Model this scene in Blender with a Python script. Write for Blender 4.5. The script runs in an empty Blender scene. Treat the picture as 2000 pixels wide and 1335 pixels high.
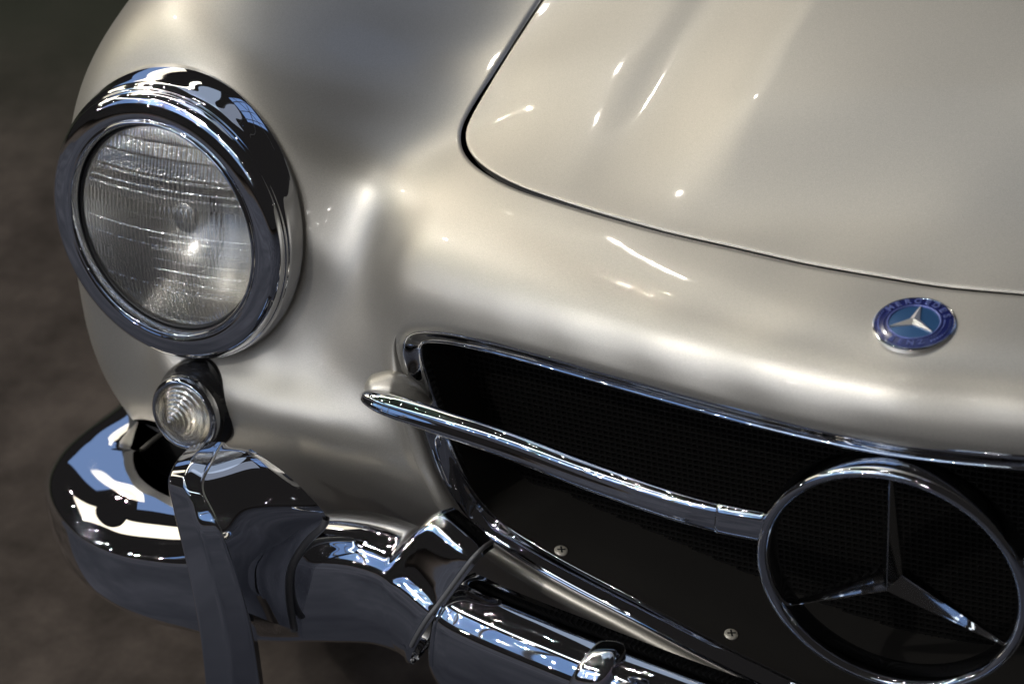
import bpy, bmesh, math, random
import numpy as np
from mathutils import Vector, Matrix
from mathutils.geometry import delaunay_2d_cdt

random.seed(7); RNG = np.random.default_rng(7)
C = bpy.context.scene.collection
SC = bpy.context.scene

# ------------------------------------------------------------------ camera
CAM_LOC = np.array([0.40306354, -1.30963099, 1.61904172])
CAM_ROT = (0.98883974, 0.10982906, 0.41052859)
FPX, W, H = 85 / 36 * 2000, 2000, 1335
cam_d = bpy.data.cameras.new('camera')
cam_d.lens = 85; cam_d.sensor_width = 36; cam_d.clip_start = 0.05; cam_d.clip_end = 200
cam = bpy.data.objects.new('camera', cam_d); C.objects.link(cam)
cam.location = CAM_LOC; cam.rotation_euler = CAM_ROT
cam_d.dof.use_dof = True; cam_d.dof.focus_distance = 1.90; cam_d.dof.aperture_fstop = 7.0
SC.camera = cam
SC.view_settings.view_transform = 'Standard'; SC.view_settings.look = 'None'
SC.view_settings.exposure = 0.18; SC.view_settings.gamma = 1.0
SC.cycles.max_bounces = 14; SC.cycles.transmission_bounces = 12; SC.cycles.glossy_bounces = 8
SC.cycles.sample_clamp_indirect = 8.0

# ------------------------------------------------------------------ dim hall air light
world = bpy.data.worlds.new('World'); SC.world = world; world.use_nodes = True
WN = world.node_tree.nodes; WN['Background'].inputs[0].default_value = (0.060, 0.056, 0.056, 1)
WN['Background'].inputs[1].default_value = 0.2

def area(name, loc, aim, sx, sy, power, color, spread=math.pi):
    l = bpy.data.lights.new(name, 'AREA'); l.shape = 'RECTANGLE'; l.size = sx; l.size_y = sy
    l.energy = power; l.color = color; l.spread = spread
    o = bpy.data.objects.new(name, l); C.objects.link(o); o.location = loc
    o.rotation_euler = (Vector(aim) - Vector(loc)).to_track_quat('-Z', 'Y').to_euler()
    return o
def bulb(name, loc, power, color, r=0.03):
    l = bpy.data.lights.new(name, 'POINT'); l.energy = power; l.color = color; l.shadow_soft_size = r
    o = bpy.data.objects.new(name, l); C.objects.link(o); o.location = loc
    return o
def along(d, dist, o=(-.3, .1, .6)):
    d = Vector(d).normalized(); return Vector(o) + d * dist
def dirv(az, el):
    az, el = math.radians(az), math.radians(el); return (math.sin(az) * math.cos(el), math.cos(az) * math.cos(el), math.sin(el))
area('window_band', along(dirv(-146, 24), 9.0), (-.3, .1, .6), 9.0, 4.6, 62, (.30, .52, 1.0))
area('window_band', along(dirv(-44, 19), 9.0), (-.3, .1, .6), 4.5, 2.4, 15, (.34, .54, 1.0))
area('skylight', along(dirv(22, 42), 6.5), (-.3, .1, .6), 2.5, 2.6, 10, (.30, .50, 1.0))
area('soft_fill', along(dirv(-26, 66), 6.0), (-.3, .1, .6), 2.8, 2.8, 10, (.62, .76, 1.0))  # added cool fill light, gives the right of the hood its grey
def strip_lamp(az, el, length, w, power, color, roll=0):
    o = area('strip_lamp', along(dirv(az, el), 6.2), (-.3, .1, .6), length, w, power, color)
    o.rotation_euler.rotate_axis('Z', math.radians(roll))
for az, el, ln, pw, col, rl in [(-165, 30, 3.2, 9, (.80, .90, 1), 4), (-140, 46, 3.4, 10, (.85, .93, 1), 3), (-110, 30, 3.4, 9, (.95, .96, 1), -3), (-70, 40, 3.0, 9, (1, .94, .84), 4), (-45, 50, 3.0, 9, (1, .93, .80), -4)]:
    strip_lamp(az, el, ln, .34, pw * .75, col, rl)
def lamps(az0, az1, el0, el1, n, power, color, jit=.5):
    """a field of small hall lamps: azimuth from +Y towards +X, elevation, in degrees, as seen from the car"""
    for k in range(n):
        az = az0 + (az1 - az0) * random.random(); el = el0 + (el1 - el0) * random.random()
        dist = min(12.0, 5.4 / max(math.sin(math.radians(el)), .1)); c = [min(1, v * (1 + .1 * random.uniform(-1, 1))) for v in color]
        bulb('hall_lamp', along(dirv(az, el), dist), power * (dist / 5.4) ** 2 * random.uniform(.5, 1.5), c, .0065 * dist / 5.4)
WARM, NEUT, COOL = (1, .90, .73), (1, .95, .90), (.80, .90, 1.0)
area('soft_fill', along(dirv(32, 66), 6.0), (-.3, .1, .6), 2.2, 2.2, 4.2, (.68, .78, 1.0))  # added fill light, lifts the dark inner side of the fender
bulb('key_lamp', along(dirv(-30, 50), 5.8), 60, (1, .94, .84), .03)
bulb('key_lamp', along(dirv(-78, 46), 5.5), 90, (1, .95, .86), .035)
bulb('key_lamp', along(dirv(-50, 34), 6.0), 35, (1, .92, .78), .035)
for az, el, w_, h_ in ((-64, 42, 2.5, 1.3), (-44, 27, 2.2, 1.2), (-82, 24, 2.0, 1.2)):
    area('soft_fill', along(dirv(az, el), 6.5), (-.3, .1, .6), w_, h_, 12, (1, .88, .68))  # added warm fill panels, standing in for a field of small bulbs
lamps(-88, -34, 12, 60, 18, 7.5, WARM)
lamps(-150, -88, 8, 80, 60, 4.4, NEUT)
lamps(-190, -150, 12, 50, 50, 4.6, NEUT)
lamps(-10, 120, 5, 14, 10, .5, NEUT)
lamps(-140, -85, 5, 22, 16, 3.4, NEUT)
bulb('spot_lamp', along(dirv(-150, 44), 5.5), 230, (1, .97, .92), .04)

# ------------------------------------------------------------------ numpy helpers
def rotm(rx, ry, rz):
    cx, sx, cy, sy, cz, sz = math.cos(rx), math.sin(rx), math.cos(ry), math.sin(ry), math.cos(rz), math.sin(rz)
    return (np.array([[cz, -sz, 0], [sz, cz, 0], [0, 0, 1]]) @ np.array([[cy, 0, sy], [0, 1, 0], [-sy, 0, cy]])
            @ np.array([[1, 0, 0], [0, cx, -sx], [0, sx, cx]]))
RC = rotm(*CAM_ROT)
def raydir(x, y): return RC @ np.array([(x - W / 2) / FPX, -(y - H / 2) / FPX, -1.0])
def at(x, y, X=None, Y=None, Z=None):
    d = raydir(x, y)
    ax, v = (0, X) if X is not None else (1, Y) if Y is not None else (2, Z)
    return CAM_LOC + d * ((v - CAM_LOC[ax]) / d[ax])
def nrm(v): v = np.asarray(v, float); return v / np.linalg.norm(v, axis=-1, keepdims=True)
def cr(P, n, closed=False):
    """Catmull-Rom (centripetal-ish) through P, n samples per span"""
    P = np.asarray(P, float); out = []
    m = len(P)
    def g(i):
        if closed: return P[i % m]
        if i < 0: return 2 * P[0] - P[1]
        if i >= m: return 2 * P[-1] - P[-2]
        return P[i]
    for i in range(m if closed else m - 1):
        a, b, c, d = g(i - 1), g(i), g(i + 1), g(i + 2)
        for k in range(n):
            t = k / n
            out.append(0.5 * ((2 * b) + (-a + c) * t + (2 * a - 5 * b + 4 * c - d) * t * t + (-a + 3 * b - 3 * c + d) * t ** 3))
    if not closed: out.append(P[-1])
    return np.array(out)
def resample(P, step, closed=False):
    if closed: P = np.vstack([P, P[:1]])
    s = np.concatenate([[0], np.cumsum(np.linalg.norm(np.diff(P, axis=0), axis=1))])
    n = max(2, int(round(s[-1] / step)) + 1)
    t = np.linspace(0, s[-1], n)
    out = np.stack([np.interp(t, s, P[:, k]) for k in range(P.shape[1])], 1)
    return out[:-1] if closed else out
def smooth(P, it=3, closed=False):
    P = P.copy()
    for _ in range(it):
        if closed: P = .25 * np.roll(P, 1, 0) + .5 * P + .25 * np.roll(P, -1, 0)
        else: P[1:-1] = .25 * P[:-2] + .5 * P[1:-1] + .25 * P[2:]
    return P

# ------------------------------------------------------------------ object helpers
def mesh_obj(name, verts, faces, mat, parent=None, smooth_shade=True, normals=None, kind=None, label=None, auto=None):
    me = bpy.data.meshes.new(name)
    me.from_pydata([tuple(map(float, v)) for v in verts], [], [tuple(map(int, f)) for f in faces])
    me.materials.append(mat)
    me.polygons.foreach_set('use_smooth', [smooth_shade] * len(me.polygons))
    me.update()
    if auto is not None: me.set_sharp_from_angle(angle=math.radians(auto))
    if normals is not None: me.normals_split_custom_set_from_vertices([tuple(map(float, v)) for v in normals])
    o = bpy.data.objects.new(name, me); C.objects.link(o)
    if parent is not None: o.parent = parent
    if kind: o['kind'] = kind
    if label: o['label'] = label
    return o
def grid_faces(nu, nv, cu=False, cv=False, flip=False):
    f = []
    for i in range(nu if cu else nu - 1):
        for j in range(nv if cv else nv - 1):
            a, b, c, d = i * nv + j, ((i + 1) % nu) * nv + j, ((i + 1) % nu) * nv + (j + 1) % nv, i * nv + (j + 1) % nv
            f.append((a, d, c, b) if flip else (a, b, c, d))
    return f
def sweep(name, path, prof, mat, parent, up=(0, 0, 1), closed=False, pclosed=True, scale=None, flip=False, caps=True, auto=None, tilt=None, **kw):
    """prof (n,z) pairs; n goes to (tangent x up), z to the frame up.  scale: (len,2)"""
    P = np.asarray(path, float); m = len(P)
    T = nrm((np.roll(P, -1, 0) - np.roll(P, 1, 0)) if closed else np.gradient(P, axis=0))
    U = np.broadcast_to(np.asarray(up, float), P.shape)
    N = nrm(np.cross(T, U)); V = nrm(np.cross(N, T))
    if tilt is not None:
        c, s = np.cos(tilt)[:, None], np.sin(tilt)[:, None]
        N, V = N * c + V * s, V * c - N * s
    prof = np.asarray(prof, float); q = len(prof)
    sc = np.ones((m, 2)) if scale is None else np.asarray(scale)
    pts = P[:, None, :] + N[:, None, :] * (prof[None, :, 0:1] * sc[:, None, 0:1]) + V[:, None, :] * (prof[None, :, 1:2] * sc[:, None, 1:2])
    f = grid_faces(m, q, closed, pclosed, flip)
    if caps and not closed and pclosed:
        f.append(tuple(range(q)) if flip else tuple(range(q))[::-1])
        f.append(tuple(range((m - 1) * q, m * q))[::-1] if flip else tuple(range((m - 1) * q, m * q)))
    return mesh_obj(name, pts.reshape(-1, 3), f, mat, parent, auto=auto, **kw)
def frame_of(n, up=(0, 0, 1)):
    n = nrm(n); u = nrm(np.cross(up, n)); v = np.cross(n, u); return u, v, n   # u right, v up, n forward
def lathe(name, O, fr, prof, mat, parent, seg=96, flip=False, auto=None, **kw):
    """prof: (r, h) with h along n; a function of angle is allowed"""
    u, v, n = fr; pts = []
    for i in range(seg):
        th = 2 * math.pi * i / seg
        pr = prof(th) if callable(prof) else prof
        for r, h in pr: pts.append(O + r * (math.cos(th) * u + math.sin(th) * v) + h * n)
    q = len(pr)
    return mesh_obj(name, pts, grid_faces(seg, q, True, False, flip), mat, parent, auto=auto, **kw)
def empty(name, loc=(0, 0, 0), parent=None):
    o = bpy.data.objects.new(name, None); C.objects.link(o); o.location = loc
    o.empty_display_size = .05
    if parent is not None: o.parent = parent
    return o

# ------------------------------------------------------------------ materials
def newmat(name):
    m = bpy.data.materials.new(name); m.use_nodes = True
    return m, m.node_tree.nodes, m.node_tree.links, m.node_tree.nodes['Principled BSDF']
def simple(name, col, rough=.4, metal=0, coat=0, spec=.5, **kw):
    m, N, L, b = newmat(name)
    b.inputs['Base Color'].default_value = (*col, 1); b.inputs['Roughness'].default_value = rough
    b.inputs['Metallic'].default_value = metal; b.inputs['Coat Weight'].default_value = coat
    b.inputs['Coat Roughness'].default_value = .04
    b.inputs['Specular IOR Level'].default_value = spec
    return m
def noise(N, L, scale, detail=2, rough=.5, coord='Object'):
    tc = N.new('ShaderNodeTexCoord'); n = N.new('ShaderNodeTexNoise')
    n.inputs['Scale'].default_value = scale; n.inputs['Detail'].default_value = detail; n.inputs['Roughness'].default_value = rough
    L.new(tc.outputs[coord], n.inputs['Vector']); return n
def ramp(N, L, src, stops):
    r = N.new('ShaderNodeValToRGB'); e = r.color_ramp.elements
    while len(e) < len(stops): e.new(.5)
    for k, (p, c) in enumerate(stops): e[k].position = p; e[k].color = (*c, 1) if len(c) == 3 else c
    L.new(src, r.inputs[0]); return r
def paint_mat():
    m, N, L, b = newmat('silver_paint')
    n = noise(N, L, 1400, 1)
    r = ramp(N, L, n.outputs['Fac'], [(.35, (.455, .434, .392)), (.65, (.53, .506, .458))])
    L.new(r.outputs[0], b.inputs['Base Color'])
    b.inputs['Metallic'].default_value = .82; b.inputs['Roughness'].default_value = .43
    b.inputs['Coat Weight'].default_value = .2; b.inputs['Coat Roughness'].default_value = .045
    n2 = noise(N, L, 14, 3); bp = N.new('ShaderNodeBump'); bp.inputs['Strength'].default_value = .02; bp.inputs['Distance'].default_value = .01
    L.new(n2.outputs['Fac'], bp.inputs['Height']); L.new(bp.outputs[0], b.inputs['Coat Normal'])
    return m
def chrome_mat():
    m, N, L, b = newmat('chrome')
    b.inputs['Base Color'].default_value = (.78, .79, .82, 1); b.inputs['Metallic'].default_value = 1
    n = noise(N, L, 30, 4); r = ramp(N, L, n.outputs['Fac'], [(.42, (.010,) * 3), (.62, (.030,) * 3), (.80, (.11,) * 3)])
    L.new(r.outputs[0], b.inputs['Roughness'])
    n2 = noise(N, L, 9, 2); bp = N.new('ShaderNodeBump'); bp.inputs['Strength'].default_value = .05; bp.inputs['Distance'].default_value = .01
    L.new(n2.outputs['Fac'], bp.inputs['Height']); L.new(bp.outputs[0], b.inputs['Normal'])
    return m
def glass_mat(name='lens_glass', rough=.0, col=(1, 1, 1)):
    m, N, L, b = newmat(name)
    b.inputs['Base Color'].default_value = (*col, 1); b.inputs['Transmission Weight'].default_value = 1
    b.inputs['Roughness'].default_value = rough; b.inputs['IOR'].default_value = 1.5
    return m
PAINT = paint_mat(); CHROME = chrome_mat(); GLASS = glass_mat()
BLACK = simple('black_enamel', (.022, .0205, .019), .3, coat=.4)
SCREENM = simple('grille_screen_black', (.0055, .0052, .0049), .7, spec=.12)
RUBBER = simple('black_rubber', (.014, .014, .015), .45)
DARK = simple('dark_cavity', (.006, .006, .006), .8)
GASKET = simple('grey_gasket', (.10, .10, .105), .35)

car = empty('vintage_coupe')
car['label'] = 'silver vintage coupe seen at its headlight and chrome-barred grille'
car['category'] = 'car'

# ------------------------------------------------------------------ headlamp frame (needed by the body)
LG = np.array([-0.64559443, 0.1, 0.64038698]); LFR = frame_of((-.0908, -.9792, .1813))
def bez_s(th): return ((1 + math.sin(th - .35)) / 2) ** 1.5
def bez_rim(th):
    s = bez_s(th); return .1200 + .0088 * s, -.024 - .024 * s
def lamp_pt(r, th, h):
    u, v, n = LFR; return LG + r * (math.cos(th) * u + math.sin(th) * v) + h * n

# ------------------------------------------------------------------ body height field over an oblique plane
D = nrm([-.40, -.62, .68]); A = nrm(np.cross([0, 0, 1], D)); B = np.cross(D, A)
def to_ab(P): P = np.atleast_2d(P); return np.stack([P @ A, P @ B, P @ D], 1)
def from_ab(q): return q[:, 0:1] * A + q[:, 1:2] * B + q[:, 2:3] * D

pts = []
def K(x, y, **k): pts.append(at(x, y, **k))
def V3(*p): pts.append(np.array(p, float))
# nose: profile from the lip up and back to the seam, sharper at the centre, rounder outboard
pc = np.array([(0, 0), (-.0015, .009), (.001, .020), (.007, .031), (.017, .041), (.032, .048), (.050, .0515), (.070, .0535), (.111, .058)])
po = np.array([(0, 0), (-.001, .009), (.003, .019), (.010, .030), (.021, .041), (.037, .0505), (.058, .059), (.088, .067), (.129, .0715)])
for x_, dy, dz, kf in [(0, 0, 0, 0), (-.10, .009, 0, .15), (-.185, .022, .0005, .4), (-.26, .036, 0, .75), (-.32, .049, -.003, 1.0), (-.37, .063, -.008, 1.0), (-.42, .079, -.024, 1.0)]:
    for (a0, b0), (a1, b1) in zip(pc, po):
        pts.append(np.array([x_, -.004 + dy + a0 + (a1 - a0) * kf, .619 + dz * (1 - b0 / .075) + b0 + (b1 - b0) * kf]))
V3(0, .2, .693); V3(0, .32, .714); V3(0, .5, .750); V3(0, .75, .785)
# hood, valley and inner fender by cross-sections
for Y, row in [(.20, [(-.465, .690), (-.50, .706), (-.54, .738), (-.58, .763)]),
               (.30, [(-.12, .712), (-.25, .714), (-.38, .712), (-.44, .711), (-.48, .722), (-.52, .748), (-.57, .780), (-.62, .800)]),
               (.165, [(-.445, .680), (-.475, .679), (-.50, .690), (-.53, .715)]),
               (.45, [(-.14, .742), (-.30, .744), (-.42, .742), (-.48, .752), (-.53, .785), (-.58, .812), (-.63, .828)]),
               (.75, [(-.15, .79), (-.3, .79), (-.45, .79), (-.53, .82), (-.60, .85)])]:
    for X, Z in row: V3(X, Y, Z)
# fender crown
V3(-.67, .25, .797); V3(-.68, .4, .826); V3(-.68, .55, .842); V3(-.68, .75, .855)
V3(-.76, .30, .755); V3(-.77, .45, .778); V3(-.78, .7, .80)
# fender side
for y, o in [(.28, 0), (.4, .012), (.55, .02), (.75, .025)]:
    V3(-.808 - o, y, .67); V3(-.822 - o, y, .56); V3(-.818 - o, y, .45)
V3(-.797, .18, .55); V3(-.793, .165, .47); V3(-.775, .16, .40); V3(-.80, .27, .38)
# around the lamp
for k in range(10):
    th = 2 * math.pi * k / 10
    r, h = bez_rim(th); pts.append(lamp_pt(r - .002, th, h - .003))
pts.append(lamp_pt(.05, 0, -.04)); pts.append(lamp_pt(.05, math.pi, -.04))
# between lamp and grille, valance: plan sections
for Z, row in [(.66, [(-.500, .143), (-.478, .147), (-.450, .137)]), (.64, [(-.500, .132), (-.478, .133), (-.450, .119)]), (.60, [(-.51, .118), (-.482, .111), (-.455, .098)]), (.56, [(-.525, .106), (-.48, .089), (-.45, .077)]),
               (.52, [(-.70, .128), (-.64, .112), (-.60, .101), (-.55, .088), (-.50, .076), (-.455, .068)]),
               (.497, [(-.66, .090), (-.60, .073), (-.55, .062), (-.50, .055), (-.448, .052)]),
               (.475, [(-.72, .122), (-.66, .091), (-.60, .073), (-.55, .063), (-.50, .056), (-.445, .053)]),
               (.44, [(-.74, .128), (-.66, .099), (-.60, .082), (-.54, .071), (-.48, .065), (-.42, .060)]),
               (.40, [(-.70, .124), (-.60, .098), (-.52, .088), (-.45, .079), (-.38, .070)]),
               (.35, [(-.62, .13), (-.5, .115), (-.4, .10)])]:
    for X, Y in row: V3(X, Y, Z)
K(780, 720, Y=.070); K(800, 800, Y=.062); K(840, 900, Y=.059)
# lower lip
K(960, 1065, Y=.051)
for p_ in [(-.3330, .046, .4049), (-.2851, .036, .3926), (-.2252, .026, .3786), (-.1717, .018, .3643), (-.1280, .012, .3533), (-.0809, .006, .3426), (-.0311, .002, .3345)]: V3(p_[0], p_[1] + .001, p_[2] - .003)
V3(0, .03, .295); V3(-.2, .060, .325); V3(-.4, .12, .29); V3(-.6, .15, .28); V3(-.74, .2, .28)
P0 = np.array(pts)
mir = P0[(P0[:, 0] < -.02) & (P0[:, 0] > -.36)] * np.array([-1, 1, 1])
P0 = np.vstack([P0, mir])
Q0 = to_ab(P0)
SOFT = .018 ** 2
def tps_fit(q, lam=2e-5):
    n = len(q); d2 = ((q[:, None, :2] - q[None, :, :2]) ** 2).sum(-1)
    d2 = d2 + SOFT; Kk = .5 * d2 * np.log(d2) + lam * np.eye(n)
    Pm = np.hstack([np.ones((n, 1)), q[:, :2]])
    M = np.block([[Kk, Pm], [Pm.T, np.zeros((3, 3))]])
    s = np.linalg.solve(M, np.concatenate([q[:, 2], np.zeros(3)])); return s[:n], s[n:]
TW, TA = tps_fit(Q0, 4e-4)
def h0(ab):
    out = np.empty(len(ab))
    for i in range(0, len(ab), 8000):
        c = ab[i:i + 8000]; d2 = ((c[:, None, :] - Q0[None, :, :2]) ** 2).sum(-1)
        d2 = d2 + SOFT; out[i:i + 8000] = (.5 * d2 * np.log(d2)) @ TW + TA[0] + c @ TA[1:]
    return out
def hit(x, y, f=None):
    """where the sight line of a measured point meets the body skin"""
    f = f or h0; d = raydir(x, y); t = np.linspace(1.5, 2.7, 400)
    P = CAM_LOC + t[:, None] * d; q = to_ab(P); g = q[:, 2] - f(q[:, :2])
    i = np.argmax(g < 0); 
    if g[i] >= 0: return P[np.argmin(np.abs(g))]
    return P[i - 1] + (P[i] - P[i - 1]) * g[i - 1] / (g[i - 1] - g[i])

# hood seam, measured and mirrored
seam_px = [(1055, 0), (1000, 85), (950, 165), (915, 225), (902, 262), (912, 300), (950, 335), (1010, 366), (1100, 396), (1250, 440), (1400, 476), (1500, 499), (1650, 529), (1812, 556)]
seam3 = np.array([hit(*p) for p in seam_px])
ss = seam3[:, :2].copy()
slope = (seam3[0] - seam3[1]); slope = slope[:2] / np.linalg.norm(slope[:2])
ext = [ss[0] + slope * .6, ss[0] + slope * .35, ss[0] + slope * .15]
half = np.array(ext + list(ss[:-1]))
mid = np.array([[0, ss[-1][1]]])
plan = np.vstack([half, mid, half[::-1][:8] * [-1, 1]])
plan = smooth(resample(cr(plan, 12), .003), 6)
plan = plan[plan[:, 0] < .30]
def z_on(X, Y):
    """height of the skin above a plan point"""
    lo = np.full(len(X), .3); hi = np.full(len(X), 1.1)
    for _ in range(40):
        m_ = (lo + hi) / 2; q = to_ab(np.stack([X, Y, m_], 1)); ab = q[:, 2] > h0(q[:, :2])
        hi = np.where(ab, m_, hi); lo = np.where(ab, lo, m_)
    return (lo + hi) / 2
plan = plan[(plan[:, 1] < .74)]
seamP = np.stack([plan[:, 0], plan[:, 1], z_on(plan[:, 0], plan[:, 1])], 1)
seam_ab = resample(to_ab(seamP)[:, :2], .003)

# grille opening outline, measured
lip_px = [(1760, 868), (1510, 819), (1250, 749), (1010, 682), (900, 656), (845, 647), (803, 648), (782, 662), (780, 690), (790, 735), (808, 800), (828, 860), (852, 925),
          (885, 985), (930, 1040), (1000, 1092), (1100, 1150), (1230, 1218), (1350, 1282), (1450, 1333), (1560, 1386), (1680, 1436)]
lip3 = np.array([hit(*p) for p in lip_px]); lip3 = np.vstack([[[0, -.004, .619]], lip3[1:]])
lip3 = np.vstack([lip3[:15], [(-.3330, .046, .4049), (-.2851, .036, .3926), (-.2252, .026, .3786), (-.1717, .018, .3643), (-.1280, .012, .3533), (-.0809, .006, .3426), (-.0311, .002, .3345)]])
lower_c = np.array([0, .001, .3330])
left = lip3
mirr = lambda q: q * np.array([-1, 1, 1])
loop3 = np.vstack([left, lower_c[None], mirr(left[1:][::-1])])
loop3 = smooth(resample(cr(loop3, 10, True), .004, True), 10, True)
lipc = loop3[loop3[:, 0] < .31]
# order: start at right top going left round to right bottom
i0 = np.argmax(np.linalg.norm(np.diff(np.vstack([lipc, lipc[:1]]), axis=0), axis=1)); lipc = np.roll(lipc, -(i0 + 1), 0)
lip_ab = to_ab(lipc)[:, :2]

def dist_poly(p, L, chunk=4000):
    a, b = L[:-1], L[1:]; ab = b - a; l2 = (ab ** 2).sum(1) + 1e-18; out = np.empty(len(p))
    for i in range(0, len(p), chunk):
        c = p[i:i + chunk]; ap = c[:, None, :] - a[None]; t = np.clip((ap * ab).sum(-1) / l2, 0, 1)
        out[i:i + chunk] = np.sqrt(((ap - t[..., None] * ab) ** 2).sum(-1).min(1))
    return out
def roll(d, r):
    d = np.clip(d, 0, r); return r - np.sqrt(np.maximum(r * r - (r - d) ** 2, 0))
GAP = .0013
# power bulge line on the hood
bul = to_ab(np.array([hit(1275, 425), hit(1330, 300), hit(1420, 130), hit(1500, 0), hit(1580, -150)]))[:, :2]
bul = cr(bul, 8)
def Hs(ab):
    h = h0(ab)
    ds = dist_poly(ab, seam_ab); dl = dist_poly(ab, lip_ab)
    h = h - roll(ds - GAP, .0028) * .9
    zz = (ab[:, 1] * B[2] + h * D[2] + ab[:, 0] * A[2]); wl = np.clip((.62 - zz) / .12, 0, 1); wl = wl * wl * (3 - 2 * wl)
    h = h + wl * .0060 * np.exp(-((dl - .010) / .0070) ** 2) - roll(dl, .007) * .9
    # power bulge of the hood
    a_, b_ = bul[:-1], bul[1:]; e2 = b_ - a_; s_ = np.full(len(ab), 9.); al = np.zeros(len(ab))
    for k in range(len(a_)):
        ap = ab - a_[k]; t = np.clip((ap @ e2[k]) / (e2[k] @ e2[k]), 0, 1) if 0 < k < len(a_) - 1 else (ap @ e2[k]) / (e2[k] @ e2[k])
        if k == 0: t = np.minimum(t, 1)
        if k == len(a_) - 1: t = np.maximum(t, 0)
        dv = ap - t[:, None] * e2[k]; dd = np.linalg.norm(dv, axis=1); sg = np.sign(e2[k][0] * dv[:, 1] - e2[k][1] * dv[:, 0])
        u_ = dd < np.abs(s_); s_ = np.where(u_, -sg * dd, s_); al = np.where(u_, k + t, al)
    bd_ = bul[-1] - bul[0]; al = (ab - bul[0]) @ bd_ / (bd_ @ bd_) * (len(bul) - 1)
    fade = np.clip((al + 2) / 14, 0, 1); fade = fade * fade * (3 - 2 * fade)
    t = np.clip((s_ + .028) / .075, 0, 1); t = t * t * (3 - 2 * t)
    h = h + fade * (.014 * t - .004 * np.exp(-((s_ + .045) / .024) ** 2))
    return h
def in_poly(p, poly):
    x, y = p[:, 0], p[:, 1]; inside = np.zeros(len(p), bool); j = len(poly) - 1
    for i in range(len(poly)):
        xi, yi = poly[i]; xj, yj = poly[j]
        if yi != yj:
            c = ((yi > y) != (yj > y)) & (x < (xj - xi) * (y - yi) / (yj - yi) + xi); inside ^= c
        j = i
    return inside
def offset(L, d, closed=False):
    t = nrm((np.roll(L, -1, 0) - np.roll(L, 1, 0)) if closed else np.gradient(L, axis=0)); n = np.stack([-t[:, 1], t[:, 0]], 1)
    return L + n * d
def panel(name, outer, holes, rings, mat, parent, step=.007, skirt=(), **kw):
    """outer/holes: closed ab polygons; rings: extra ab points; skirt: list of polylines whose edge is turned inward"""
    loops = [outer] + holes
    vs = [tuple(p) for l in loops for p in l]; es = []; o = 0
    for l in loops:
        n = len(l); es += [(o + i, o + (i + 1) % n) for i in range(n)]; o += n
    mn, mx = outer.min(0), outer.max(0)
    gx, gy = np.meshgrid(np.arange(mn[0], mx[0], step), np.arange(mn[1], mx[1], step * .9))
    gx = gx + (np.arange(gx.shape[0]) % 2)[:, None] * step * .5
    g = np.stack([gx.ravel(), gy.ravel()], 1)
    ins = in_poly(g, outer)
    for hl in holes: ins &= ~in_poly(g, hl)
    g = g[ins]
    allb = [np.vstack([l, l[:1]]) for l in loops]
    dd = np.min([dist_poly(g, l) for l in allb], axis=0); g = g[dd > step * .55]
    if len(rings):
        R = np.vstack(rings); ins = in_poly(R, outer)
        for hl in holes: ins &= ~in_poly(R, hl)
        R = R[ins]
        R = R[np.min([dist_poly(R, l) for l in allb], axis=0) > .0006]
        # drop grid points close to ring points
        keep = np.ones(len(g), bool)
        cell = {}
        for p in R: cell.setdefault((int(p[0] // step), int(p[1] // step)), []).append(p)
        for i, p in enumerate(g):
            cx, cy = int(p[0] // step), int(p[1] // step)
            for a_ in (-1, 0, 1):
                for b_ in (-1, 0, 1):
                    for r_ in cell.get((cx + a_, cy + b_), ()):
                        if (p[0] - r_[0]) ** 2 + (p[1] - r_[1]) ** 2 < (step * .5) ** 2: keep[i] = False
        g = np.vstack([g[keep], R])
    vs += [tuple(p) for p in g]
    res = delaunay_2d_cdt([Vector(v) for v in vs], es, [], 0, 1e-6)
    v2 = np.array([tuple(v) for v in res[0]]); f = np.array([tuple(t) for t in res[2]])
    cen = v2[f].mean(1); ok = in_poly(cen, outer)
    for hl in holes: ok &= ~in_poly(cen, hl)
    f = f[ok]
    h = Hs(v2); e = .0004
    gxx = (Hs(v2 + [e, 0]) - Hs(v2 - [e, 0])) / (2 * e); gyy = (Hs(v2 + [0, e]) - Hs(v2 - [0, e])) / (2 * e)
    nn = nrm(-gxx[:, None] * A - gyy[:, None] * B + D)
    P = from_ab(np.column_stack([v2, h])); faces = [tuple(t) for t in f]
    P = list(P); nn = list(nn)
    for line, depth in skirt:
        hh = Hs(line); top = from_ab(np.column_stack([line, hh])); base = len(P)
        t = nrm(np.gradient(top, axis=0)); inw = -D
        for p in top: P.append(p + D * 1e-5); nn.append(D * .3)
        for p in top: P.append(p + inw * depth); nn.append(D * .3)
        n = len(line); sn = nrm(np.cross(t, D))
        for i in range(n): nn[base + i] = nn[base + n + i] = sn[i]
        faces += [(base + i, base + i + 1, base + n + i + 1, base + n + i) for i in range(n - 1)]
    return mesh_obj(name, P, faces, mat, parent, normals=nn, **kw)

def abp(*P): return to_ab(np.array(P))[:, :2]
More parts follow.
